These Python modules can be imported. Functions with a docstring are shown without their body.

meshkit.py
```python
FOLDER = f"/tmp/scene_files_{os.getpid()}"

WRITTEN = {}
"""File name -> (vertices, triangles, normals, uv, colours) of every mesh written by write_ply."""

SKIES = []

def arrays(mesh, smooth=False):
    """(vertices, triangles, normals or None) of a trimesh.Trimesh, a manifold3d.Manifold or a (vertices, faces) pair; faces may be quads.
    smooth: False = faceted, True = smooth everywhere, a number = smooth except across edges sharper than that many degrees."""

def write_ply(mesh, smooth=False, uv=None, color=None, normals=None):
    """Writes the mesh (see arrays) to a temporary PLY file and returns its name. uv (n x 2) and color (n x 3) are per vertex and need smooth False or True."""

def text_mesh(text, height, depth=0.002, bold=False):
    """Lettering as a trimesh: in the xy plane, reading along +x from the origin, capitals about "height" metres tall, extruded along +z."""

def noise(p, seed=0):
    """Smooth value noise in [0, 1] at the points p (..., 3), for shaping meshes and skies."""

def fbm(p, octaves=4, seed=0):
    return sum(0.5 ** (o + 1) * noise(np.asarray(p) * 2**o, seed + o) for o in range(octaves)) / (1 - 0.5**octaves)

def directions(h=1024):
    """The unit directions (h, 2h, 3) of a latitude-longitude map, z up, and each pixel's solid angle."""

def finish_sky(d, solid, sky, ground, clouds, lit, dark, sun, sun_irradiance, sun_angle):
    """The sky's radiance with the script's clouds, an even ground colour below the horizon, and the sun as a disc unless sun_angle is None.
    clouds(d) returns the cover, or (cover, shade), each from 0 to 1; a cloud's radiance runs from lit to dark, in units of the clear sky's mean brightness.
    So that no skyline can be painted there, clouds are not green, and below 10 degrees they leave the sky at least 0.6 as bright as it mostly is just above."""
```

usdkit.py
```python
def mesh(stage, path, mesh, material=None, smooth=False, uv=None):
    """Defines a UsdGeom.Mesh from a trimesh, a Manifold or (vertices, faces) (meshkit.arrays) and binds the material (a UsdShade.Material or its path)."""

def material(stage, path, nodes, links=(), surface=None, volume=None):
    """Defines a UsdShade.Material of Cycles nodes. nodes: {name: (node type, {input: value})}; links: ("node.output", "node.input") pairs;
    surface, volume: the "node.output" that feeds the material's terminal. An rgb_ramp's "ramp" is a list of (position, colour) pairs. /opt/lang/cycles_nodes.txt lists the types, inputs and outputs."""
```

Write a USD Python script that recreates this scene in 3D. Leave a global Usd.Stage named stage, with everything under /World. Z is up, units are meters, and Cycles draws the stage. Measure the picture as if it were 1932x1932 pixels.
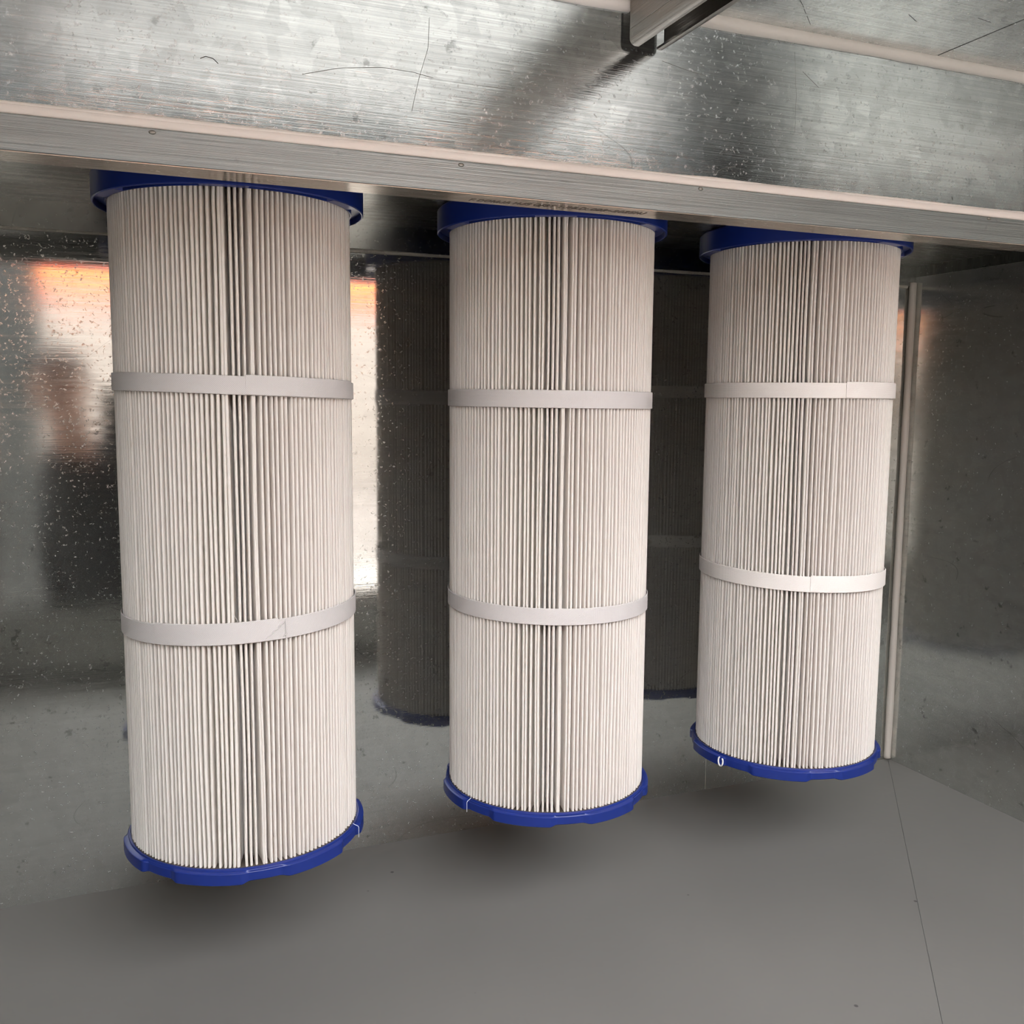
import math, numpy as np, trimesh, manifold3d as m3, usdkit, meshkit
from pxr import Usd, UsdGeom, UsdLux, UsdShade, Gf, Sdf

stage = Usd.Stage.CreateInMemory()
UsdGeom.SetStageUpAxis(stage, UsdGeom.Tokens.z)
UsdGeom.SetStageMetersPerUnit(stage, 1.0)
UsdGeom.Xform.Define(stage, '/World')
UsdGeom.Scope.Define(stage, '/World/Looks')
rng = np.random.default_rng(7)
H = 1.5                                   # the phone camera is held 1.5 m above the workshop floor

# ---------------------------------------------------------------- camera, sky, lights, exposure
F_PX, EXPOSURE = 1811.5, 1.1
CR = (0.92698263, -0.37502134, 0.00788633)
CU = (0.03634767, 0.11073036, 0.9931856)
CF = (0.37333905, 0.92037915, -0.11627627)
cam = UsdGeom.Camera.Define(stage, '/World/camera')
cam.CreateHorizontalApertureAttr(24.0); cam.CreateVerticalApertureAttr(24.0)
cam.CreateFocalLengthAttr(24.0 * F_PX / 1932)
cam.CreateClippingRangeAttr(Gf.Vec2f(0.01, 200))
cam.CreateExposureAttr(EXPOSURE)
cam.AddTransformOp().Set(Gf.Matrix4d(*CR, 0, *CU, 0, *[-c for c in CF], 0, 0, 0, H, 1))

sky = UsdLux.DomeLight.Define(stage, '/World/sky')
sky.CreateColorAttr(Gf.Vec3f(0.97, 0.97, 1.0)); sky.CreateIntensityAttr(1.6)

# ---------------------------------------------------------------- naming helpers
used = {}
def numbered(parent, name):
    k = used.get((parent, name), 0); used[(parent, name)] = k + 1
    return f'{parent}/{name}' + (f'_{k:03d}' if k else '')
def tag(p, label=None, cat=None, group=None, kind=None):
    p = p.GetPrim() if hasattr(p, 'GetPrim') else p
    for k, v in (('label', label), ('category', cat), ('group', group), ('kind', kind)):
        if v: p.SetCustomDataByKey(k, v)
    return p
def path(p):
    return '/World' if p is None else str(p.GetPath())
def xf(name, label=None, cat=None, group=None, kind=None, loc=(0, 0, 0), parent=None):
    x = UsdGeom.Xform.Define(stage, numbered(path(parent), name))
    if any(loc): x.AddTranslateOp().Set(Gf.Vec3d(*loc))
    return tag(x, label, cat, group, kind)
def obj(name, mesh, mat, parent=None, smooth=30, up=True, **t):
    v, f = (np.array(mesh[0], float), np.array(mesh[1])) if isinstance(mesh, tuple) else (None, None)
    if v is None:
        v, f, _ = meshkit.arrays(mesh)
    v = np.array(v, float)
    if up: v[:, 2] += H
    return tag(usdkit.mesh(stage, numbered(path(parent), name), (v, f), mat, smooth=smooth), **t)

# ---------------------------------------------------------------- materials
def M(name, nodes, links=(), surface='p.BSDF'):
    return usdkit.material(stage, '/World/Looks/' + name, nodes, links, surface)
def plain(name, col, rough=.5, metal=0., **k):
    return M(name, {'p': ('principled_bsdf', {'base_color': col, 'roughness': rough, 'metallic': metal, **k})})

def galvanised(name, col, rough, fleck_rough, streak=(1, 1, 1), streak_k=.15, fleck=.60, fleck_scale=70., bump=.02, wave=.0006, dirt=.35, grain=1., metal=1., scratch=.5, scratch_rot=(0, 0, 0)):
    """zinc-coated sheet: smooth metal with duller crystals, fine rolling lines, grime spots, a few scratches and a slight buckle"""
    c2 = tuple(c * .80 for c in col); dark = tuple(c * dirt for c in col)
    n = {'g': ('geometry', {}),
         'fl': ('noise_texture', {'scale': fleck_scale, 'detail': 4.0, 'roughness': .65, 'distortion': .3}),
         'flm': ('map_range', {'from_min': fleck, 'from_max': fleck + .12, 'to_min': 0., 'to_max': 1., 'clamp': True}),
         'big': ('noise_texture', {'scale': 3.0, 'detail': 3.0}),
         'vor': ('voronoi_texture', {'scale': 55.0}),
         'sepv': ('separate_color', {}),
         'map': ('mapping', {'scale': streak}),
         'st': ('noise_texture', {'scale': 1.0, 'detail': 4.0, 'roughness': .7}),
         'rf': ('mix_float', {'a': rough, 'b': fleck_rough}),
         'ra': ('math', {'math_type': 'multiply_add', 'value2': .10, 'value3': -.05}),
         'rs': ('math', {'math_type': 'add'}),
         'rk': ('math', {'math_type': 'multiply_add', 'value2': .16}),
         'rk2': ('math', {'math_type': 'subtract', 'value2': .08, 'use_clamp': True}),
         'c1': ('mix_color', {'a': col, 'b': tuple(c * (1 - .2 * grain) for c in col)}),
         'stm': ('map_range', {'from_min': .35, 'from_max': .65, 'to_min': 0., 'to_max': streak_k, 'clamp': True}),
         'c2': ('mix_color', {'b': tuple(c * .35 for c in col)}),
         'dn': ('noise_texture', {'scale': 38.0, 'detail': 4.0, 'roughness': .7}),
         'dm': ('map_range', {'from_min': .64, 'from_max': .70, 'to_min': 0., 'to_max': .55, 'clamp': True}),
         'c3': ('mix_color', {'b': dark}),
         # scratches: thin level lines of a stretched, warped noise
         'smap': ('mapping', {'scale': (2.2, 2.2, 5.0), 'rotation': scratch_rot}),
         'sn': ('noise_texture', {'scale': 1.6, 'detail': 0.0, 'distortion': .25}),
         'sd': ('math', {'math_type': 'subtract', 'value2': .5}),
         'sab': ('math', {'math_type': 'absolute'}),
         'sm': ('map_range', {'from_min': .0, 'from_max': .0022, 'to_min': 1., 'to_max': 0., 'clamp': True}),
         'sg': ('noise_texture', {'scale': 9.0, 'detail': 1.0}),
         'sgm': ('map_range', {'from_min': .56, 'from_max': .60, 'to_min': 0., 'to_max': scratch, 'clamp': True}),
         'smu': ('math', {'math_type': 'multiply'}),
         'c4': ('mix_color', {'b': tuple(c * .3 for c in col)}),
         'b1': ('bump', {'strength': 1.0, 'distance': bump * .01}),
         'wn': ('noise_texture', {'scale': 4.5, 'detail': 1.0}),
         'b2': ('bump', {'strength': 1.0, 'distance': wave}),
         'p': ('principled_bsdf', {'metallic': metal})}
    l = [('g.position', f'{k}.vector') for k in ('fl', 'big', 'vor', 'map', 'dn', 'smap', 'sg', 'wn')] + [
         ('map.vector', 'st.vector'), ('fl.fac', 'flm.value'), ('flm.result', 'rf.fac'), ('big.fac', 'ra.value1'),
         ('rf.result', 'rs.value1'), ('ra.value', 'rs.value2'), ('st.fac', 'rk.value1'), ('rs.value', 'rk.value3'), ('rk.value', 'rk2.value1'),
         ('rk2.value', 'p.roughness'),
         ('vor.color', 'sepv.color'), ('sepv.r', 'c1.fac'), ('st.fac', 'stm.value'), ('c1.result', 'c2.a'), ('stm.result', 'c2.fac'),
         ('dn.fac', 'dm.value'), ('c2.result', 'c3.a'), ('dm.result', 'c3.fac'),
         ('smap.vector', 'sn.vector'), ('sn.fac', 'sd.value1'), ('sd.value', 'sab.value1'), ('sab.value', 'sm.value'), ('sg.fac', 'sgm.value'),
         ('sm.result', 'smu.value1'), ('sgm.result', 'smu.value2'), ('c3.result', 'c4.a'), ('smu.value', 'c4.fac'), ('c4.result', 'p.base_color'),
         ('wn.fac', 'b2.height'), ('st.fac', 'b1.height'), ('b2.normal', 'b1.normal'), ('b1.normal', 'p.normal')]
    return M(name, n, l)

def speckled(name, col, rough, k=.10, scale=60., bump=.0002, spots=True, **pk):
    """paint or plastic with a slight unevenness and a few dust specks"""
    n = {'g': ('geometry', {}), 'n': ('noise_texture', {'scale': scale, 'detail': 4.0}), 'w': ('noise_texture', {'scale': 2.5, 'detail': 2.0}),
         'a': ('mix_color', {'a': tuple(c * (1 - k) for c in col), 'b': tuple(min(1, c * (1 + k)) for c in col)}),
         'v': ('voronoi_texture', {'scale': 9.0}), 'vm': ('map_range', {'from_min': .018, 'from_max': .03, 'to_min': .75 if spots else 0., 'to_max': 0., 'clamp': True}),
         'c': ('mix_color', {'b': tuple(x * .15 for x in col)}),
         'b': ('bump', {'strength': 1.0, 'distance': bump}), 'p': ('principled_bsdf', {'roughness': rough, **pk})}
    return M(name, n, [('g.position', 'n.vector'), ('g.position', 'w.vector'), ('g.position', 'v.vector'), ('w.fac', 'a.fac'), ('v.distance', 'vm.value'),
                       ('a.result', 'c.a'), ('vm.result', 'c.fac'), ('c.result', 'p.base_color'), ('n.fac', 'b.height'), ('b.normal', 'p.normal')])

ZN = (.66, .68, .66)
m_header = galvanised('galvanised_header', (.66, .715, .735), .085, .26, streak=(4, 4, 520), streak_k=.5, fleck=.55, fleck_scale=190, metal=.97, bump=.011, wave=.0004, dirt=.25, scratch_rot=(.3, .2, .4))
m_back = galvanised('galvanised_back_sheet', (.56, .57, .54), .06, .28, streak=(5, 5, 260), streak_k=.10, fleck=.57, fleck_scale=210, bump=.004, wave=.0005, grain=.35, metal=.91, scratch_rot=(.2, .5, .9))
m_side = galvanised('galvanised_side_sheet', (.62, .63, .60), .15, .30, streak=(8, 8, 60), streak_k=.12, fleck=.61, fleck_scale=200, bump=.01, wave=.0008, grain=.35, metal=.88, scratch_rot=(.7, .5, .2))
m_ceil = galvanised('galvanised_ceiling', (.80, .82, .80), .20, .36, streak=(4, 360, 4), streak_k=.28, fleck=.57, fleck_scale=180, metal=.80, bump=.02, wave=.0004, dirt=.2, scratch_rot=(.9, .1, 1.2))
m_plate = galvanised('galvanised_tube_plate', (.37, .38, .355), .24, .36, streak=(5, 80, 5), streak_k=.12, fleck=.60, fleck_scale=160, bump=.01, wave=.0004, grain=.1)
m_rail = galvanised('brushed_rail', (.38, .41, .415), .36, .42, streak=(4, 500, 500), streak_k=.55, fleck=.62, fleck_scale=120, bump=.08, wave=.0001, scratch=.12, dirt=.6, grain=.1)
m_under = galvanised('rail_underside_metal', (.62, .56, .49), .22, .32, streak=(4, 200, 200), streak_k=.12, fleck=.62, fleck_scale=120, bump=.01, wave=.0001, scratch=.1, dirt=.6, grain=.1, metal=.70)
m_track = galvanised('track_steel', (.36, .335, .305), .34, .42, streak=(300, 3, 300), streak_k=.25, fleck=.62, fleck_scale=120, bump=.05, wave=.0001, scratch=.12, dirt=.5, grain=.1)
m_floor = speckled('grey_floor_sheet', (.150, .144, .133), .55, k=.10, bump=.0002, specular_ior_level=.35)
m_caulk = speckled('pale_sealant', (.86, .80, .76), .55, k=.05, scale=120, bump=.0006, spots=False)
m_caulk_dull = speckled('dull_sealant', (.40, .38, .33), .6, k=.15, scale=200, bump=.002, spots=False)
m_blue = plain('blue_plastic', (.005, .020, .165), .36)
m_blue_rib = plain('blue_plastic_worn', (.060, .075, .24), .30)
m_pot = plain('potting_compound', (.07, .055, .045), .7)
m_flash = plain('pale_mould_flash', (.55, .58, .66), .5)
m_white_clip = plain('white_clip', (.75, .73, .70), .5)
m_screw = plain('screw_steel', (.30, .29, .27), .4, 1.0)
m_print = plain('brown_print', (.10, .08, .065), .7)

def fabric(name, col, tint):
    n = {'g': ('geometry', {}), 'n': ('noise_texture', {'scale': 900., 'detail': 1.0}), 'w': ('noise_texture', {'scale': 6., 'detail': 3.0}),
         'a': ('mix_color', {'a': col, 'b': tint}), 'b': ('bump', {'strength': .6, 'distance': .0004}),
         'p': ('principled_bsdf', {'roughness': .85, 'specular_ior_level': .2})}
    return M(name, n, [('g.position', 'n.vector'), ('g.position', 'w.vector'), ('w.fac', 'a.fac'), ('a.result', 'p.base_color'), ('n.fac', 'b.height'), ('b.normal', 'p.normal')])
def paper(name, col, tint, through):
    n = {'g': ('geometry', {}), 'w': ('noise_texture', {'scale': 6., 'detail': 3.0}), 'n': ('noise_texture', {'scale': 700., 'detail': 1.0}),
         'a': ('mix_color', {'a': col, 'b': tint}), 'b': ('bump', {'strength': .5, 'distance': .0003}),
         'p': ('principled_bsdf', {'roughness': .9, 'specular_ior_level': .1}), 't': ('translucent_bsdf', {}), 'm': ('mix_closure', {'fac': through})}
    return M(name, n, [('g.position', 'w.vector'), ('g.position', 'n.vector'), ('w.fac', 'a.fac'), ('a.result', 'p.base_color'), ('a.result', 't.color'), ('n.fac', 'b.height'), ('b.normal', 'p.normal'),
                       ('p.BSDF', 'm.closure1'), ('t.BSDF', 'm.closure2')], 'm.closure')
m_media = paper('pleated_media', (.87, .83, .785), (.85, .805, .755), .30)
def weave(name, col):
    """woven strap: a fine diagonal grid"""
    n = {'g': ('geometry', {}), 's': ('separate_xyz', {}),
         'at': ('math', {'math_type': 'add'}), 'm1': ('mapping', {'scale': (260., 260., 260.), 'rotation': (.0, math.pi / 4, 0)}),
         'm2': ('mapping', {'scale': (260., 260., 260.), 'rotation': (.0, -math.pi / 4, 0)}),
         'w1': ('wave_texture', {'scale': .8, 'bands_direction': 'x'}), 'w2': ('wave_texture', {'scale': .8, 'bands_direction': 'x'}),
         'mx': ('math', {'math_type': 'multiply'}),
         'a': ('mix_color', {'a': col, 'b': tuple(c * .88 for c in col)}),
         'b': ('bump', {'strength': .5, 'distance': .0003}), 'p': ('principled_bsdf', {'roughness': .7, 'specular_ior_level': .3})}
    return M(name, n, [('g.position', 'm1.vector'), ('g.position', 'm2.vector'), ('m1.vector', 'w1.vector'), ('m2.vector', 'w2.vector'),
                       ('w1.fac', 'mx.value1'), ('w2.fac', 'mx.value2'), ('mx.value', 'a.fac'), ('a.result', 'p.base_color'), ('mx.value', 'b.height'), ('b.normal', 'p.normal')])
m_strap = weave('grey_woven_strap', (.54, .515, .505))
m_strap_light = weave('pale_woven_strap', (.74, .70, .665))

# ---------------------------------------------------------------- shape helpers
def box(x0, x1, y0, y1, z0, z1):
    b = trimesh.creation.box(extents=(x1 - x0, y1 - y0, z1 - z0)); b.apply_translation(((x0 + x1) / 2, (y0 + y1) / 2, (z0 + z1) / 2)); return b
def rbox(x0, x1, y0, y1, z0, z1, r=.002, seg=12):
    pts = [(x, y, z) for x in (x0 + r, x1 - r) for y in (y0 + r, y1 - r) for z in (z0 + r, z1 - r)]
    s = m3.Manifold.sphere(r, seg)
    return m3.Manifold.batch_hull([s.translate(p) for p in pts])
def lathe(profile, n=128, a0=0., a1=2 * math.pi):
    """closed (r, z) profile turned about z, a full ring or a sector with end caps"""
    P = np.array(profile, float); k = len(P); full = abs(a1 - a0 - 2 * math.pi) < 1e-9
    A = np.linspace(a0, a1, n, endpoint=not full)
    v = np.stack([P[None, :, 0] * np.cos(A)[:, None], P[None, :, 0] * np.sin(A)[:, None], np.repeat(P[None, :, 1], n, 0)], -1).reshape(-1, 3)
    f = []
    for i in range(n if full else n - 1):
        j = (i + 1) % n
        for a in range(k):
            b = (a + 1) % k
            f += [(i * k + a, j * k + a, j * k + b), (i * k + a, j * k + b, i * k + b)]
    if not full:
        from shapely.geometry import Polygon
        cv, cf = trimesh.creation.triangulate_polygon(Polygon(P), engine='earcut')
        idx = [int(np.argmin(np.hypot(*(P - c).T))) for c in cv]
        for t in cf:
            a, b, c = (idx[q] for q in t)
            f += [(a, b, c), ((n - 1) * k + a, (n - 1) * k + c, (n - 1) * k + b)]
    m = trimesh.Trimesh(v, np.array(f), process=False); m.fix_normals(); return m
def tube(pts, r, sides=10, flat=1.0, up=(0, 0, 1), caps=True):
    """a polyline swept with a round or flattened section; r may vary"""
    p = np.asarray(pts, float); t = np.gradient(p, axis=0); t /= np.linalg.norm(t, axis=1, keepdims=True)
    a = np.cross(t, np.asarray(up, float)); a /= np.linalg.norm(a, axis=1, keepdims=True); b = np.cross(a, t)
    ang = np.arange(sides) * 2 * np.pi / sides; r = np.broadcast_to(r, (len(p),))[:, None, None]
    v = (p[:, None] + r * (np.cos(ang)[None, :, None] * a[:, None] + flat * np.sin(ang)[None, :, None] * b[:, None])).reshape(-1, 3)
    f = []
    for i in range(len(p) - 1):
        for j in range(sides):
            q = (j + 1) % sides
            f += [(i * sides + j, i * sides + q, (i + 1) * sides + q), (i * sides + j, (i + 1) * sides + q, (i + 1) * sides + j)]
    n = len(v); v = np.vstack([v, p[:1], p[-1:]])
    for j in range(sides):
        q = (j + 1) % sides
        f += [(n, q, j), (n + 1, (len(p) - 1) * sides + j, (len(p) - 1) * sides + q)]
    m = trimesh.Trimesh(v, np.array(f), process=False); m.fix_normals(); return m
def bead(p0, p1, r, n=140, wob=.12, sides=12, seed=0, flat=1.0, up=(0, 0, 1)):
    """a hand-run sealant bead: thickness and line waver a little"""
    t = np.linspace(0, 1, n)[:, None]; p = np.array(p0) * (1 - t) + np.array(p1) * t
    L = np.linalg.norm(np.array(p1) - p0); s = np.stack([t[:, 0] * L * 9, np.full(n, seed * 3.7), np.zeros(n)], 1)
    rr = r * (1 + wob * 2 * (meshkit.fbm(s, 3, seed) - .5)); p = p + (meshkit.fbm(s + 7.3, 3, seed + 1)[:, None] - .5) * r * .3
    return tube(p, rr, sides, flat, up)
def prism(poly, y0, y1):
    """an (x, z) outline carried along y"""
    cs = m3.CrossSection([np.array(poly)]); m = m3.Manifold.extrude(cs, y1 - y0).to_mesh()
    v = np.array(m.vert_properties[:, :3]); v = np.stack([v[:, 0], y1 - v[:, 2], v[:, 1]], 1)
    t = trimesh.Trimesh(v, np.array(m.tri_verts), process=False); t.fix_normals(); return t
def joined(*m):
    out = []
    for x in m:
        v, f, _ = meshkit.arrays(x); out.append(trimesh.Trimesh(v, f, process=False))
    return trimesh.util.concatenate(out)

# ================================================================ the filter chamber
XL, XR, YB, YF = -.302, 1.456, 1.4923, .25          # side sheets, back sheet, front opening
ZF, ZTP, ZC = -.7371, .2642, .4660                   # chamber floor, tube plate underside, ceiling
YH = 1.056                                           # header sheet above the filters
T = .004
# back sheet: two panels with an open joint at the right
wb = xf('wall_back', 'mottled galvanised sheet back wall of the filter chamber', kind='structure')
obj('panel', box(XL, 1.0075, YB, YB + T, ZF, ZTP), m_back, wb)
obj('panel', box(1.0087, XR, YB + .0006, YB + T, ZF, ZTP), m_back, wb)
obj('joint', box(1.0072, 1.0090, YB + .0004, YB + T * .9, ZF, -.40), m_caulk_dull, wb)
obj('wall_right', box(XR, XR + T, YF, YB + T, ZF, ZC), m_side, label='galvanised sheet wall on the right side of the chamber', kind='structure')
obj('wall_left', box(XL - T, XL, YF, YB + T, ZF, ZC), m_side, label='galvanised sheet wall on the left side of the chamber', kind='structure')
obj('wall_front', box(XL - T, XR + T, YF, YF + T, -1.5, -.55), m_side, label='low galvanised front panel below the chamber opening', kind='structure')
# header sheet above the tube plate
wu = xf('wall_upper', 'scratched galvanised header sheet above the white filters', kind='structure')
obj('panel', box(XL, XR, YH, YH + T, .245, ZC + .02), m_header, wu)
m_scr = plain('dark_scratch', (.10, .10, .095), .6)
SCRATCHES = [([(.0864, .3380), (.0916, .3407), (.0987, .3396), (.1037, .3352)], .00045), ([(.1877, .3357), (.2269, .3471), (.2728, .3537), (.3082, .3533), (.3311, .3502)], .00028),
             ([(.3264, .4108), (.3251, .3809), (.3142, .3464), (.3062, .3121)], .00026), ([(.6189, .4061), (.6488, .4009), (.6792, .3973)], .00028),
             ([(.8122, .4427), (.8174, .3903), (.8173, .3445)], .00022), ([(.8258, .4206), (.8520, .4043)], .0003),
             ([(.7005, .2810), (.7027, .2863), (.7127, .2911), (.7284, .2939)], .00028), ([(1.0903, .2865), (1.0916, .2823)], .0008)]
def smooth_line(pts, n=24):
    p = np.array(pts, float); t = np.linspace(0, len(p) - 1, n); return np.stack([np.interp(t, np.arange(len(p)), p[:, k]) for k in range(3)], 1)
for pts, rad in SCRATCHES:
    obj('scratch', tube(smooth_line([(x, YH - .00003, z) for x, z in pts]), rad, 5, up=(0, 1, 0)), m_scr, wu, smooth=True)
# ceiling: two sheets butting at a seam
ce = xf('ceiling', 'galvanised sheet ceiling in front of the header sheet', kind='structure')
XS, YC = 1.039, .45
obj('panel', box(XL, XS - .0014, YC, YH, ZC, ZC + T), m_ceil, ce)
obj('panel', box(XS + .0014, XR, YC, YH, ZC, ZC + T), m_ceil, ce)
obj('seam', box(XS - .003, XS + .003, YC, YH, ZC + .0015, ZC + T), plain('seam_black', (.02, .02, .02), .8), ce)
for a, b in (((.752, .972), (.7695, .987)), ((.773, .991), (.785, 1.002)), ((.790, 1.0065), (.8111, 1.026)), ((.90, .955), (.925, .968)), ((.985, .93), (1.01, .934))):
    obj('scuff', tube(np.linspace((*a, ZC - .00005), (*b, ZC - .00005), 6), .0004, 5), plain('scuff_%d' % int(a[0] * 1000), (.05, .05, .05), .7), ce, smooth=True)
# floor: back panel and right panel meeting in a shallow crease that starts in the back corner
fl = xf('floor', 'smooth grey sheet floor of the filter chamber', kind='structure')
def plate(pts, th=.004):
    p = np.array(pts, float); n = len(p); v = np.vstack([p, p - [0, 0, th]])
    f = [(0, i, i + 1) for i in range(1, n - 1)] + [(n, n + i + 1, n + i) for i in range(1, n - 1)]
    for i in range(n):
        j = (i + 1) % n; f += [(i, n + i, n + j), (i, n + j, j)]
    m = trimesh.Trimesh(v, np.array(f), process=False); m.fix_normals(); return m
ce_x = XR - (YB - YF) * .815; dz = .025
obj('panel', plate([(XL, YB, ZF), (XL, YF, ZF), (ce_x, YF, ZF - dz), (XR, YB, ZF)]), m_floor, fl, smooth=False)
obj('panel', plate([(ce_x, YF, ZF - dz), (XR, YF, ZF), (XR, YB, ZF)]), m_floor, fl, smooth=False)

hip = np.array([ce_x, YF, ZF - dz]); cor = np.array([XR, YB, ZF])
obj('crease', tube(np.linspace(cor + (hip - cor) * .01, hip, 40) + [0, 0, -.0002], .0008, 6), speckled('crease_grey', (.11, .107, .10), .6, spots=False), fl, smooth=True)
# sealant runs
obj('sealant_bead', joined(bead((XL, YH - .001, .2690), (XR, YH - .001, .2700), .0042, wob=.10, seed=3, n=260, flat=1.45),
                           bead((XL, YH - .0005, .2735), (XR, YH - .0005, .2745), .0032, wob=.5, seed=5, n=260)), m_caulk, smooth=True,
    label='long pale sealant bead along the top of the front rail', cat='sealant')
obj('sealant_bead', bead((.61, YH - .001, ZC - .0035), (XR, YH - .001, ZC - .0035), .0095, wob=.25, seed=9, n=200), m_caulk_dull if False else speckled('ceiling_sealant', (.56, .53, .49), .5, k=.08, bump=.0008, spots=False), smooth=True,
    label='wide grey sealant bead where ceiling meets header sheet, right of the track', cat='sealant')
obj('sealant_bead', bead((XL, YH - .001, ZC - .0035), (.572, YH - .001, ZC - .0035), .0085, wob=.25, seed=11, n=120), m_caulk, smooth=True,
    label='short end of sealant bead showing left of the overhead track', cat='sealant')
obj('sealant_bead', bead((XR - .0065, YB - .004, ZF + .004), (XR - .0065, YB - .004, .234), .0080, wob=.16, seed=13, n=160, up=(0, 1, 0), flat=.8), speckled('corner_sealant', (.50, .46, .41), .55, k=.1, bump=.0008, spots=False), smooth=True,
    label='upright sealant bead in the back right corner of the chamber', cat='sealant')
obj('sealant_bead', bead((XL, YB - .002, .2255), (XR - .02, YB - .002, .2255), .0028, wob=.6, seed=15, n=300), m_caulk_dull, smooth=True,
    label='thin rough sealant line under the back flange behind the filters', cat='sealant')

# tube plate with its down-turned flanges
tp = xf('tube_plate', 'dark grey horizontal sheet the three filters hang from', 'plate')
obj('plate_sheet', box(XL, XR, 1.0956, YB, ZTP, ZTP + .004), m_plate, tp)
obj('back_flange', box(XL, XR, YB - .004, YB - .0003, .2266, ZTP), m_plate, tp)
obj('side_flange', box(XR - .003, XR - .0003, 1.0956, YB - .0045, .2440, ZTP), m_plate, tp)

# front rail with screws and faint printing on its underside
rail = xf('front_rail', 'brushed metal rail across the front edge of the tube plate', 'rail')
obj('rail_body', rbox(XL, XR, 1.05, 1.0956, .2302, .2640, .0012), m_rail, rail)
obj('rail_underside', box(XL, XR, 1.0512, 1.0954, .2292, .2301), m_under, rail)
for sx, sz in ((.0384, .2612), (.3613, .2608), (.6743, .2620), (1.1552, .2628)):
    s = trimesh.creation.icosphere(2, .0026); s.apply_scale((1.3, .55, .8)); s.apply_translation((sx, 1.0498, sz - .0012))
    obj('screw', s, m_screw, rail, smooth=True)
tm = meshkit.text_mesh('F DOMJA HJS Q/ST TJHLD: 002-2025HJ', .0125, .0002, bold=True)
v = np.array(tm.vertices); v[:, 0] *= .226 / v[:, 0].max()
v = np.stack([.3815 + v[:, 0], 1.0855 - .010 * v[:, 0] / .226 - v[:, 1], .2291 - v[:, 2]], 1)
obj('print', (v, np.array(tm.faces)), m_print, rail, smooth=False, label='faint brown printing on the rail underside')

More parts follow.
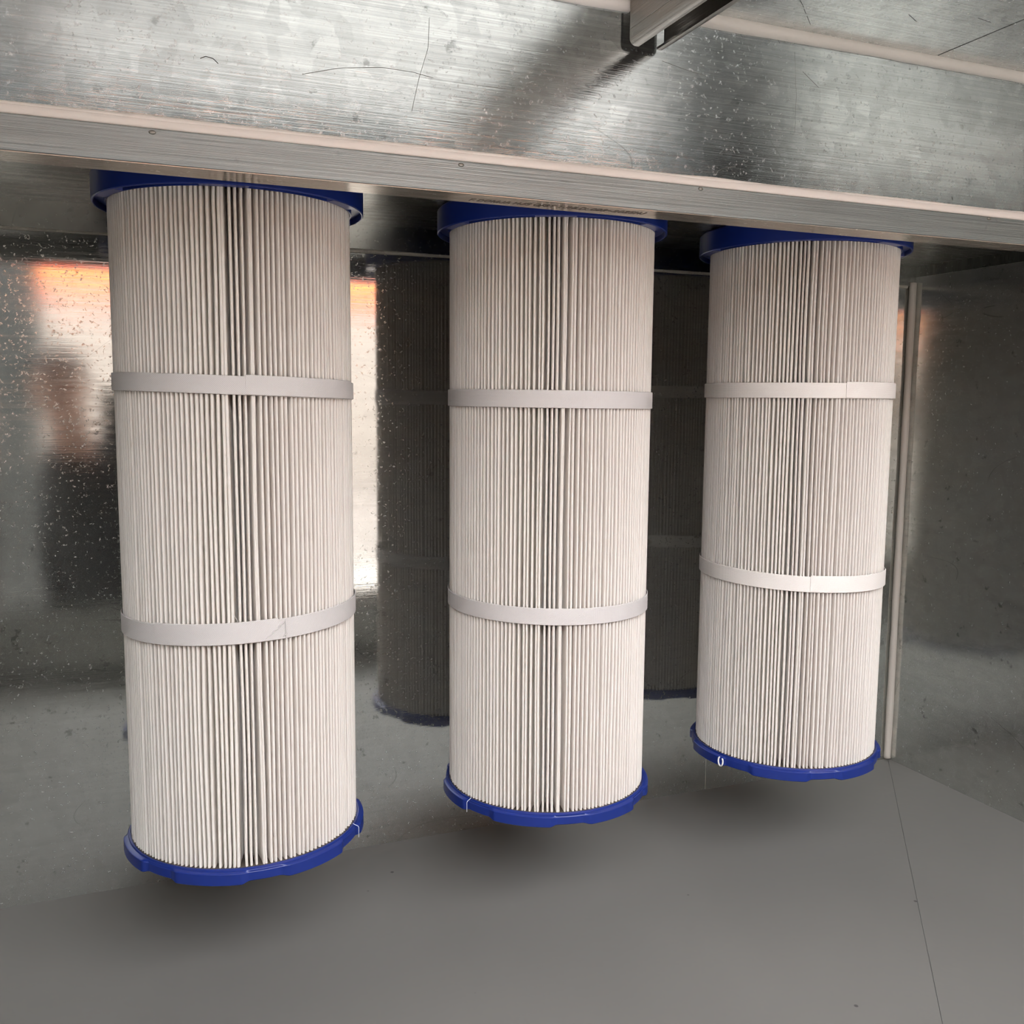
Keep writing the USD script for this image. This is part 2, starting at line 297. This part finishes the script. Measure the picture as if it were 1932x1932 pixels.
# ================================================================ filter cartridges
RP, ZT, ZB = .1450, .2312, -.5600
def media(seed, face, bands):
    """one pleated sheet: deep folds with rounded tips, each swaying a little between cap and straps. face: direction towards the viewer"""
    g = np.random.default_rng(seed); N, rows = 150, 40
    z = np.linspace(ZB - .004, ZT + .004, rows)
    th = face + (np.arange(N) + .5) * 2 * math.pi / N
    th = th + g.normal(0, .075, N) * 2 * math.pi / N
    # pleats part a little here and there, most of all facing the front
    gap = np.zeros(N); gap[[2, 3, N - 2]] += [.28, -.22, -.25]
    th = th + gap * 2 * math.pi / N
    knots = np.sort(np.array([ZB, *bands, ZT])); w = np.ones(rows)
    for a, b in zip(knots[:-1], knots[1:]):
        i = (z >= a) & (z <= b); w[i] = np.sin(np.pi * (z[i] - a) / (b - a)) ** .7
    ph, am = g.uniform(0, 6.28, (N, 3)), g.normal(0, .00055, (N, 3))
    sway = sum(am[:, k, None] * np.sin(z[None] * (3 + 3 * k) + ph[:, k, None]) for k in range(3))
    sway = (sway + .5 * np.roll(sway, 1, 0) + .5 * np.roll(sway, -1, 0)) / 1.5 * (.25 + .75 * w[None])
    hw = g.normal(.00178, .00014, N)[:, None, None]
    rt = RP - np.abs(g.normal(0, .0005, N))[:, None, None]
    u = np.array([-1.0, -.98, -.62, 0, .62, .98, 1.0]); dr = np.array([-.0100, -.0022, -.0006, 0, -.0006, -.0022, -.0100])
    A = th[:, None, None] + (sway[:, :, None] + hw * u) / RP
    Rr = rt + dr + 0 * A
    mid = (A[:, :, 3] + np.concatenate([A[1:, :, 3], A[:1, :, 3] + 2 * math.pi])) / 2
    A = np.concatenate([A, mid[:, :, None]], 2); Rr = np.concatenate([Rr, np.full_like(mid, .106)[:, :, None]], 2)
    v = np.stack([Rr * np.cos(A), Rr * np.sin(A), np.broadcast_to(z[None, :, None], A.shape)], -1)      # N, rows, 8
    v = v.transpose(1, 0, 2, 3).reshape(rows, N * 8, 3); K = N * 8
    i, j = np.meshgrid(np.arange(rows - 1), np.arange(K), indexing='ij'); jn = (j + 1) % K
    q = np.stack([i * K + j, i * K + jn, (i + 1) * K + jn, (i + 1) * K + j], -1).reshape(-1, 4)
    return v.reshape(-1, 3), np.vstack([q[:, [0, 1, 2]], q[:, [0, 2, 3]]])

def strap_mesh(z0, z1, r=.1463, a0=0., a1=2 * math.pi, n=160, tilt=0., right=0.):
    m = lathe([(r, z0), (r + .0009, z0 + .0006), (r + .0009, z1 - .0006), (r, z1)], n, a0, a1)
    v = np.array(m.vertices); v[:, 2] += tilt * (v[:, 0] * math.cos(right) + v[:, 1] * math.sin(right)) / r; m.vertices = v; return m

def bottom_cap(rot):
    """flat end cap whose rim is broken by seven shallow notches"""
    n = 420; A = np.arange(n) * 2 * math.pi / n
    ph = ((A - rot) / (2 * math.pi) * 7) % 1.0                       # 0..0.68 lobe, rest notch
    s = lambda x, a, b: np.clip((x - a) / (b - a), 0, 1) ** 2 * (3 - 2 * np.clip((x - a) / (b - a), 0, 1))
    lobe = s(ph, 0, .10) * (1 - s(ph, .66, .74)) 
    R = .1502 + .0042 * lobe; zt = -.5625 - .0012 * (1 - lobe); zb = -.5775 + .0020 * (1 - lobe)
    prof = [(.090, -.5760 + 0 * A), (.090, -.5605 + 0 * A), (.1462, -.5605 + 0 * A), (.1468, -.5592 + 0 * A), (.1480, -.5592 + 0 * A), (.1486, -.5615 + 0 * A),
            (.1498, -.5618 + 0 * A), (R - .0008, zt), (R, zt - .0010), (R + .0002, zb + .001), (R - .0008, zb), (.140, -.5760 + 0 * A)]
    k = len(prof); v = np.zeros((n, k, 3))
    for q, (r, z) in enumerate(prof): v[:, q] = np.stack([r * np.cos(A), r * np.sin(A), np.broadcast_to(z, A.shape)], 1)
    i, j = np.meshgrid(np.arange(n), np.arange(k), indexing='ij'); i2, j2 = (i + 1) % n, (j + 1) % k
    f = np.stack([i * k + j, i2 * k + j, i2 * k + j2, i * k + j2], -1).reshape(-1, 4)
    m = trimesh.Trimesh(v.reshape(-1, 3), np.vstack([f[:, [0, 1, 2]], f[:, [0, 2, 3]]]), process=False); m.fix_normals(); return m

FILTERS = [  # x, seed, straps (z0, z1), strap material, overlap start/length (deg from the viewer's direction, + = right), label
    (.1372, 11, [(.0029, .0243), (-.2857, -.2611)], m_strap, [(4, 66), (-42, 58)], 'white pleated filter cartridge with a puckered seam in its lower strap, beside the mirrored person'),
    (.5756, 23, [(-.0105, .0128), (-.2985, -.2756)], m_strap, [(150, 40), (160, 40)], 'white pleated filter cartridge with two plain unbroken straps, hanging between the other two'),
    (1.0140, 37, [(.0055, .0283), (-.2833, -.2592)], m_strap_light, [(28, 58), (12, 70)], 'creamy white pleated filter cartridge with pale straps, nearest the corner sealant'),
]
YA = YB - .2152
TILT = [(-.0045, .0052), (-.0010, -.0020), (0., -.0045)]
for fi, (fx, seed, straps, sm, laps, lab) in enumerate(FILTERS):
    face = math.atan2(-YA, -fx)                                        # towards the viewer
    rt = lambda deg: face + math.radians(deg)                          # + turns towards the picture's right
    t = xf('filter_cartridge', lab, 'filter', group='hanging filter cartridges', loc=(fx, YA, H))
    o = lambda name, mesh, mat, parent=t, smooth=30, **k: obj(name, mesh, mat, parent, smooth, up=False, **k)
    # blue cup-shaped top cap: skirt, sunk ring and six flush ribs
    cap = o('top_cap', lathe([(.0900, ZT + .004), (.1585, ZT + .0060), (.1590, ZT + .0005), (.1598, ZT - .0012), (.1612, ZT - .0012), (.1621, ZT), (.1621, ZTP - .004), (.1585, ZTP - .0004), (.0900, ZTP - .0004)], 160), m_blue)
    for k in range(6):
        a = rt(k * 60 + (-3, 2, -6)[fi]) - math.radians(10)
        o('rib', lathe([(.1475, ZT - .0006), (.1475, ZT + .0065), (.1592, ZT + .0065), (.1592, ZT - .0006)], 12, a, a + math.radians(20)), m_blue_rib, cap, label='lighter flush rib')
    o('inner_lip', lathe([(.1455, ZT - .0004), (.1455, ZT + .006), (.1472, ZT + .006), (.1472, ZT - .0004)], 160), m_blue)
    o('pleated_media', media(seed, face, [np.mean(s) for s in straps]), m_media, smooth=True)
    for (z0, z1), (d0, dl), tilt in zip(straps, laps, TILT[fi]):
        st = o('strap', strap_mesh(z0, z1, tilt=tilt, right=rt(90)), sm)
        o('strap_overlap', strap_mesh(z0 + .0004, z1 + .0018, .1472, rt(d0), rt(d0 + dl), 40, tilt, rt(90)), sm, st, label='overlapping end of the strap')
        if fi == 0 and z0 < -.2:
            pk = []
            for q in range(9):
                a = rt(10 + q * .95 + (q % 3) * .3); zz = z0 + .004 + (q * .0021) % .016
                p0 = np.array([.1483 * math.cos(a), .1483 * math.sin(a), zz]); p1 = np.array([.1483 * math.cos(a + .035), .1483 * math.sin(a + .035), zz + .004])
                pk.append(tube(np.linspace(p0, p1, 5), [.0003, .0006, .0007, .0006, .0003], 6))
            pk.append(tube(np.stack([.1484 * np.cos(np.full(9, rt(19.5))), .1484 * np.sin(np.full(9, rt(19.5))), np.linspace(z0 + .001, z1 + .001, 9)], 1), .0005, 6, up=(1, 0, 0)))
            o('pucker', joined(*pk), sm, st, smooth=True, label='puckered seam in the strap')
            fr = [np.array([.1478 * math.cos(rt(-2)), .1478 * math.sin(rt(-2)), z1 + .0015]) + np.array([-.0006, -.001, .0008]) * q * q * .6 + np.array([0, 0, .0012 * q]) for q in range(5)]
            o('loose_thread', tube(fr, [.0006, .0005, .0005, .0004, .0002], 5, up=(1, 0, 0)), m_white_clip, st, smooth=True)
    o('potting', lathe([(.090, ZB - .0006), (.090, ZB + .0004), (.1452, ZB + .0004), (.1452, ZB - .0006)], 128), m_pot)
    bc = o('bottom_cap', bottom_cap(rt((14, 20, 31)[fi])), m_blue)
    if fi == 2:
        a = rt(-37); C, S = math.cos(a), math.sin(a); tg = np.array([-S, C, 0]); ou = np.array([C, S, 0]); loop = []
        for q in np.linspace(.9, 5.9, 15): loop.append(ou * .1552 + tg * .0046 * math.cos(q + 1.2) + np.array([0, 0, -.5690 + .0075 * math.sin(q + 1.2)]))
        o('clip', tube(loop, .0013, 8, up=tuple(ou)), m_white_clip, bc, smooth=True, label='small white wire clip')
    else:
        a = rt((66, -45)[fi]); C, S = math.cos(a), math.sin(a)
        pts = [(.1466, -.5588), (.1490, -.5600), (.1542, -.5622), (.1549, -.5640), (.1549, -.5775)]
        o('mould_flash', tube([(r * C, r * S, z) for r, z in pts], .00042, 6, up=(-S, C, .01)), m_flash, bc, smooth=True, label='thin pale moulding seam')

# ================================================================ overhead track (slotted box section on the ceiling)
X0, X1, ZK, tk = .5680, .6168, .4138, .0028
def arc(cx, cz, r, a0, a1, n=6):
    return [(cx + r * math.cos(math.radians(a)), cz + r * math.sin(math.radians(a))) for a in np.linspace(a0, a1, n)]
R0 = .0075; ZT2 = ZC - .0005
outer = [(.5800, ZK)] + arc(X0 + R0, ZK + R0, R0, 270, 180) + [(X0, ZT2), (X1, ZT2)] + arc(X1 - R0, ZK + R0, R0, 360, 270) + [(.6045, ZK)]
inner = [(.6045, ZK + tk)] + arc(X1 - R0, ZK + R0, R0 - tk, 270, 360) + [(X1 - tk, ZT2 - tk), (X0 + tk, ZT2 - tk)] + arc(X0 + R0, ZK + R0, R0 - tk, 180, 270) + [(.5800, ZK + tk)]
tr = xf('overhead_track', 'slotted metal conveyor track under the ceiling, ending at the header sheet', 'track')
obj('track_body', prism((outer + inner)[::-1], -.9, 1.045), m_track, tr)
obj('weld_line', tube([(X0 - .0002, y, ZK + .018) for y in np.linspace(-.9, 1.044, 60)], .0006, 6), m_track, tr)

# ================================================================ the workshop behind the camera (seen in the metal)
Z0 = -1.5
m_conc = speckled('workshop_concrete', (.62, .57, .52), .55, k=.2, scale=20, bump=.0006)
m_wwall = speckled('workshop_wall_paint', (.085, .09, .085), .8, k=.1, scale=20, spots=False)
m_cream = speckled('workshop_cream_paint', (.72, .60, .46), .8, k=.1, scale=20, spots=False)
WX0, WX1, WY, WZ = -6.8, 6.8, -5.0, 2.2
EX0, EX1 = -5.3, -2.0
DX0, DX1, DZ = -.54, 4.43, 1.08
obj('yard', box(-30, 30, -40, -5.1, Z0 - .1, Z0 - .01), speckled('yard_asphalt', (.24, .21, .19), .8, scale=20, spots=False), label='brownish paved yard outside the workshop doors', kind='structure')
obj('ground', box(-30, 30, -5.1, 6, Z0 - .1, Z0), m_conc, label='grey concrete floor of the workshop', kind='structure')
wf = xf('wall_far', 'workshop wall with two open doorways behind the camera', kind='structure')
obj('panel', box(WX0, EX0, WY - .2, WY, Z0, WZ), m_wwall, wf); obj('panel', box(EX1, DX0, WY - .2, WY, Z0, WZ), m_wwall, wf); obj('panel', box(EX0, EX1, WY - .2, WY, DZ, WZ), m_wwall, wf); obj('panel', box(DX1, WX1, WY - .2, WY, Z0, WZ), m_wwall, wf)
obj('panel', box(DX0, DX1, WY - .2, WY, DZ, WZ), m_wwall, wf)
obj('wall_workshop', box(WX0 - .2, WX0, WY - .2, 3, Z0, WZ), m_wwall, label='side wall of the workshop to the left', kind='structure')
obj('wall_workshop', box(WX1, WX1 + .2, WY - .2, 3, Z0, WZ), m_cream, label='side wall of the workshop to the right', kind='structure')
obj('wall_workshop', box(WX0 - .2, WX1 + .2, 3, 3.2, Z0, WZ), m_wwall, label='rear wall of the workshop behind the chamber', kind='structure')
rf = xf('workshop_roof', 'workshop roof with a wide open skylight strip', kind='structure')
for x0, x1, y0, y1 in ((WX0 - .2, WX1 + .2, -.9, 3.2), (WX0 - .2, WX1 + .2, WY - .2, -4.5), (WX0 - .2, -6.4, -4.5, -.9), (6.6, WX1 + .2, -4.5, -.9)):
    obj('panel', box(x0, x1, y0, y1, WZ, WZ + .12), m_wwall, rf)
for x in (-4.6, -2.6, .4, 3.4): obj('rafter', box(x - .05, x + .05, -4.5, -.9, WZ - .12, WZ + .12), m_screw, rf)
# building across the yard, pale wall with an orange and red fascia
bd = xf('building', 'pale building across the yard with an orange and red fascia band', 'building')
obj('facade', box(-18, 18, -14.4, -14, Z0, 1.62), speckled('facade_paint', (.33, .285, .25), .8, spots=False), bd)
obj('red_band', box(-18, 18, -14.45, -13.95, 1.62, 1.95), plain('red_band', (.78, .13, .06), .5), bd)
obj('orange_band', box(-18, 18, -14.45, -13.93, 1.95, 2.40), plain('orange_band', (.85, .36, .06), .5), bd)
obj('parapet', box(-18, 18, -14.6, -14.0, 2.40, 5.5), m_wwall, bd)

# dark cabinets standing in the workshop
m_lock = speckled('dark_cabinet_paint', (.055, .06, .058), .5, k=.1, spots=False)
for (x0, x1, y0, y1, zt, lab) in ((-1.75, -.50, -4.65, -4.2, 1.05, 'wide dark steel cabinet behind the person, on the left'), (1.95, 2.42, -1.3, -1.0, .95, 'narrow dark control cabinet standing right of the chamber')):
    c = xf('steel_cabinet', lab, 'cabinet')
    obj('cabinet_body', rbox(x0, x1, y0, y1 - .02, Z0, zt, .006), m_lock, c)
    n = 2 if x1 - x0 > 1 else 1
    for k in range(n):
        a, b = x0 + (x1 - x0) * k / n, x0 + (x1 - x0) * (k + 1) / n
        dr = obj('door', rbox(a + .01, b - .01, y1 - .02, y1, Z0 + .08, zt - .04, .004), m_lock, c)
        obj('handle', tube([(b - .06, y1 + .02, z) for z in (-.45, -.35, -.25)], .008, 8, up=(1, 0, 0)), m_screw, dr, smooth=True)

# ================================================================ the person taking the photograph (seen in the back sheet)
def body(bones, taub=10, edge=.02):
    S = lambda p, r: m3.Manifold.sphere(r, 20).translate(p)
    m = m3.Manifold.batch_boolean([m3.Manifold.batch_hull([S(a, ra), S(b, rb)]) for a, ra, b, rb in bones], m3.OpType.Add).refine_to_length(edge).to_mesh()
    t = trimesh.Trimesh(np.array(m.vert_properties[:, :3]), np.array(m.tri_verts), process=True)
    trimesh.smoothing.filter_taubin(t, .5, .53, taub); return t
m_skin = plain('skin', (.74, .44, .34), .5); m_dark = plain('black_jacket', (.012, .012, .016), .75); m_jean = plain('dark_trousers', (.03, .035, .05), .8)
m_hair = plain('black_hair', (.012, .010, .009), .6)
pe = xf('person', 'person in black jacket photographing with a phone', 'person')
hd = np.array([-.178, -.36, .028]); P = lambda x, y, z: (float(x), float(y), float(z))
nk, ch, pl = P(-.15, -.39, -.14), P(.01, -.43, -.32), P(.04, -.44, -.66)
shl, shr = P(-.16, -.41, -.20), P(.20, -.42, -.19)
ell, elr = P(-.215, -.42, -.47), P(.25, -.22, -.33)
hnl, hnr = P(-.205, -.37, -.71), P(.078, -.097, -.085)
def hand(wrist, side):
    """palm behind the phone, four fingers curled round its edge, thumb on its face"""
    b = []; w = np.array(wrist); palm = w + np.array([side * -.006, .020, .055])
    b += [(P(*w), .022, P(*(palm)), .026), (P(*(palm + [side * .0, 0, -.02])), .024, P(*(palm + [0, .004, .028])), .024)]
    for k, ln in enumerate((.030, .034, .032, .025)):
        s = palm + np.array([side * .006, .010, .036 - .019 * k]); k1 = s + np.array([side * -.004, ln, .004]); k2 = k1 + np.array([side * -.020, .006, .002])
        b += [(P(*s), .0092, P(*k1), .0086), (P(*k1), .0086, P(*k2), .0078)]
    s = palm + np.array([side * -.010, -.004, -.006]); k1 = s + np.array([side * -.020, -.004, .022]); k2 = k1 + np.array([side * -.016, .008, .016])
    return b + [(P(*s), .012, P(*k1), .0105), (P(*k1), .0105, P(*k2), .009)]
def hand_down(wrist):
    """a relaxed hanging hand: palm, four slightly curled fingers, thumb forward from the palm's side"""
    w = np.array(wrist); pm = w + [0, .008, -.060]; b = [(P(*w), .022, P(*pm), .027), (P(*(pm + [0, .024, .012])), .016, P(*(pm + [0, -.026, .010])), .016)]
    for k, ln in enumerate((.036, .041, .038, .030)):
        s0 = pm + [0, .030 - .020 * k, -.018]; k1 = s0 + [.006, .004, -ln]; k2 = k1 + [.014, .003, -ln * .7]
        b += [(P(*s0), .0094, P(*k1), .0086), (P(*k1), .0086, P(*k2), .0076)]
    s0 = pm + [.004, .026, .022]; k1 = s0 + [.010, .026, -.022]; k2 = k1 + [.006, .010, -.024]
    return b + [(P(*s0), .013, P(*k1), .0105), (P(*k1), .0105, P(*k2), .009)]
skin = [(P(*(hd + [0, 0, .035])), .078, P(*(hd + [.004, .022, -.055])), .052), (P(*(hd + [0, -.012, .03])), .082, P(*(hd + [0, -.01, .0])), .076),
        (P(*(hd + [.004, .052, -.088])), .028, P(*(hd + [.004, .030, -.045])), .050),
        (P(*(hd + [.02, -.02, -.06])), .052, nk, .055), (nk, .055, ch, .10), (P(*(hd + [0, .078, .012])), .010, P(*(hd + [0, .096, -.018])), .013),
        (P(*(hd + [-.080, -.008, .01])), .012, P(*(hd + [-.078, -.006, -.022])), .010), (P(*(hd + [.080, -.008, .01])), .012, P(*(hd + [.078, -.006, -.022])), .010),
        (shl, .040, ell, .034), (ell, .034, hnl, .024), (shr, .040, elr, .034), (elr, .034, hnr, .024), (ch, .10, shl, .05), (ch, .10, shr, .05)]
obj('body', body(skin + hand_down(hnl) + hand(hnr, 1), 8, .009), m_skin, pe, smooth=True)
hair = m3.Manifold.batch_hull([m3.Manifold.sphere(.084, 24).translate(P(*(hd + [0, -.014, .045]))), m3.Manifold.sphere(.080, 24).translate(P(*(hd + [0, -.040, .010])))])
hair = hair - m3.Manifold.cube((.3, .3, .3), True).translate(P(*(hd + [0, .15 + .030, -.15 + .062]))) 
obj('hair', hair, m_hair, pe, smooth=40)
for s in (-1, 1):
    e = trimesh.creation.icosphere(2, .012); e.apply_scale((1.25, .6, .7)); e.apply_translation(hd + [s * .031, .074, .012]); obj('eye', e, plain('eye_dark_' + 'ab'[s > 0], (.03, .02, .02), .2), pe, smooth=True)
    obj('eyebrow', tube([hd + [s * .014, .082, .030], hd + [s * .032, .082, .035], hd + [s * .050, .070, .030]], .004, 6), m_hair, pe, smooth=True)
obj('mouth', tube([hd + [-.024, .078, -.050], hd + [0, .086, -.049], hd + [.026, .078, -.050]], [.003, .005, .003], 8), plain('lips', (.38, .13, .11), .5), pe, smooth=True)
jk = [(P(-.13, -.43, -.30), .115, P(-.11, -.44, -.74), .130), (P(-.13, -.43, -.30), .115, P(.14, -.43, -.30), .12),
      (P(-.08, -.43, -.33), .125, P(-.07, -.44, -.74), .140), (P(.14, -.43, -.33), .125, P(.14, -.44, -.74), .140), (P(-.08, -.43, -.33), .125, P(.14, -.43, -.33), .125), (P(-.07, -.44, -.74), .140, P(.14, -.44, -.74), .140),
      (P(-.02, -.42, -.22), .105, P(.03, -.44, -.45), .135), (P(.06, -.43, -.22), .10, P(.04, -.44, -.68), .150), (P(.03, -.44, -.45), .135, P(.04, -.44, -.68), .150),
      (P(-.02, -.42, -.22), .10, shl, .072), (P(.06, -.43, -.22), .10, shr, .075), (shl, .072, ell, .058), (ell, .056, P(-.206, -.375, -.690), .040), (shr, .075, elr, .058), (elr, .058, P(.084, -.105, -.120), .040)]
obj('jacket', body(jk, 10, .015), m_dark, pe, smooth=True)
lg = [(P(-.02, -.44, -.70), .110, P(-.05, -.43, -1.08), .070), (P(-.05, -.43, -1.08), .070, P(-.05, -.46, -1.43), .050), (P(.10, -.44, -.70), .110, P(.13, -.42, -1.08), .070), (P(.13, -.42, -1.08), .070, P(.14, -.46, -1.43), .050)]
obj('trousers', body(lg, 8, .02), m_jean, pe, smooth=True)
for x in (-.05, .14): obj('shoe', body([(P(x, -.49, -1.465), .033, P(x, -.32, -1.472), .026), (P(x, -.46, -1.45), .040, P(x, -.38, -1.468), .030)], 4, .015), m_dark, pe, smooth=True)
ph = xf('smartphone', 'black smartphone held up by the person', 'phone')
obj('phone_body', rbox(-.058, .016, -.0125, -.0045, -.125, .020, .004), plain('phone_black', (.01, .01, .011), .25), ph)
obj('camera_bump', rbox(-.030, .012, -.0046, -.0030, -.014, .016, .0007), plain('phone_bump', (.02, .02, .022), .2), ph)
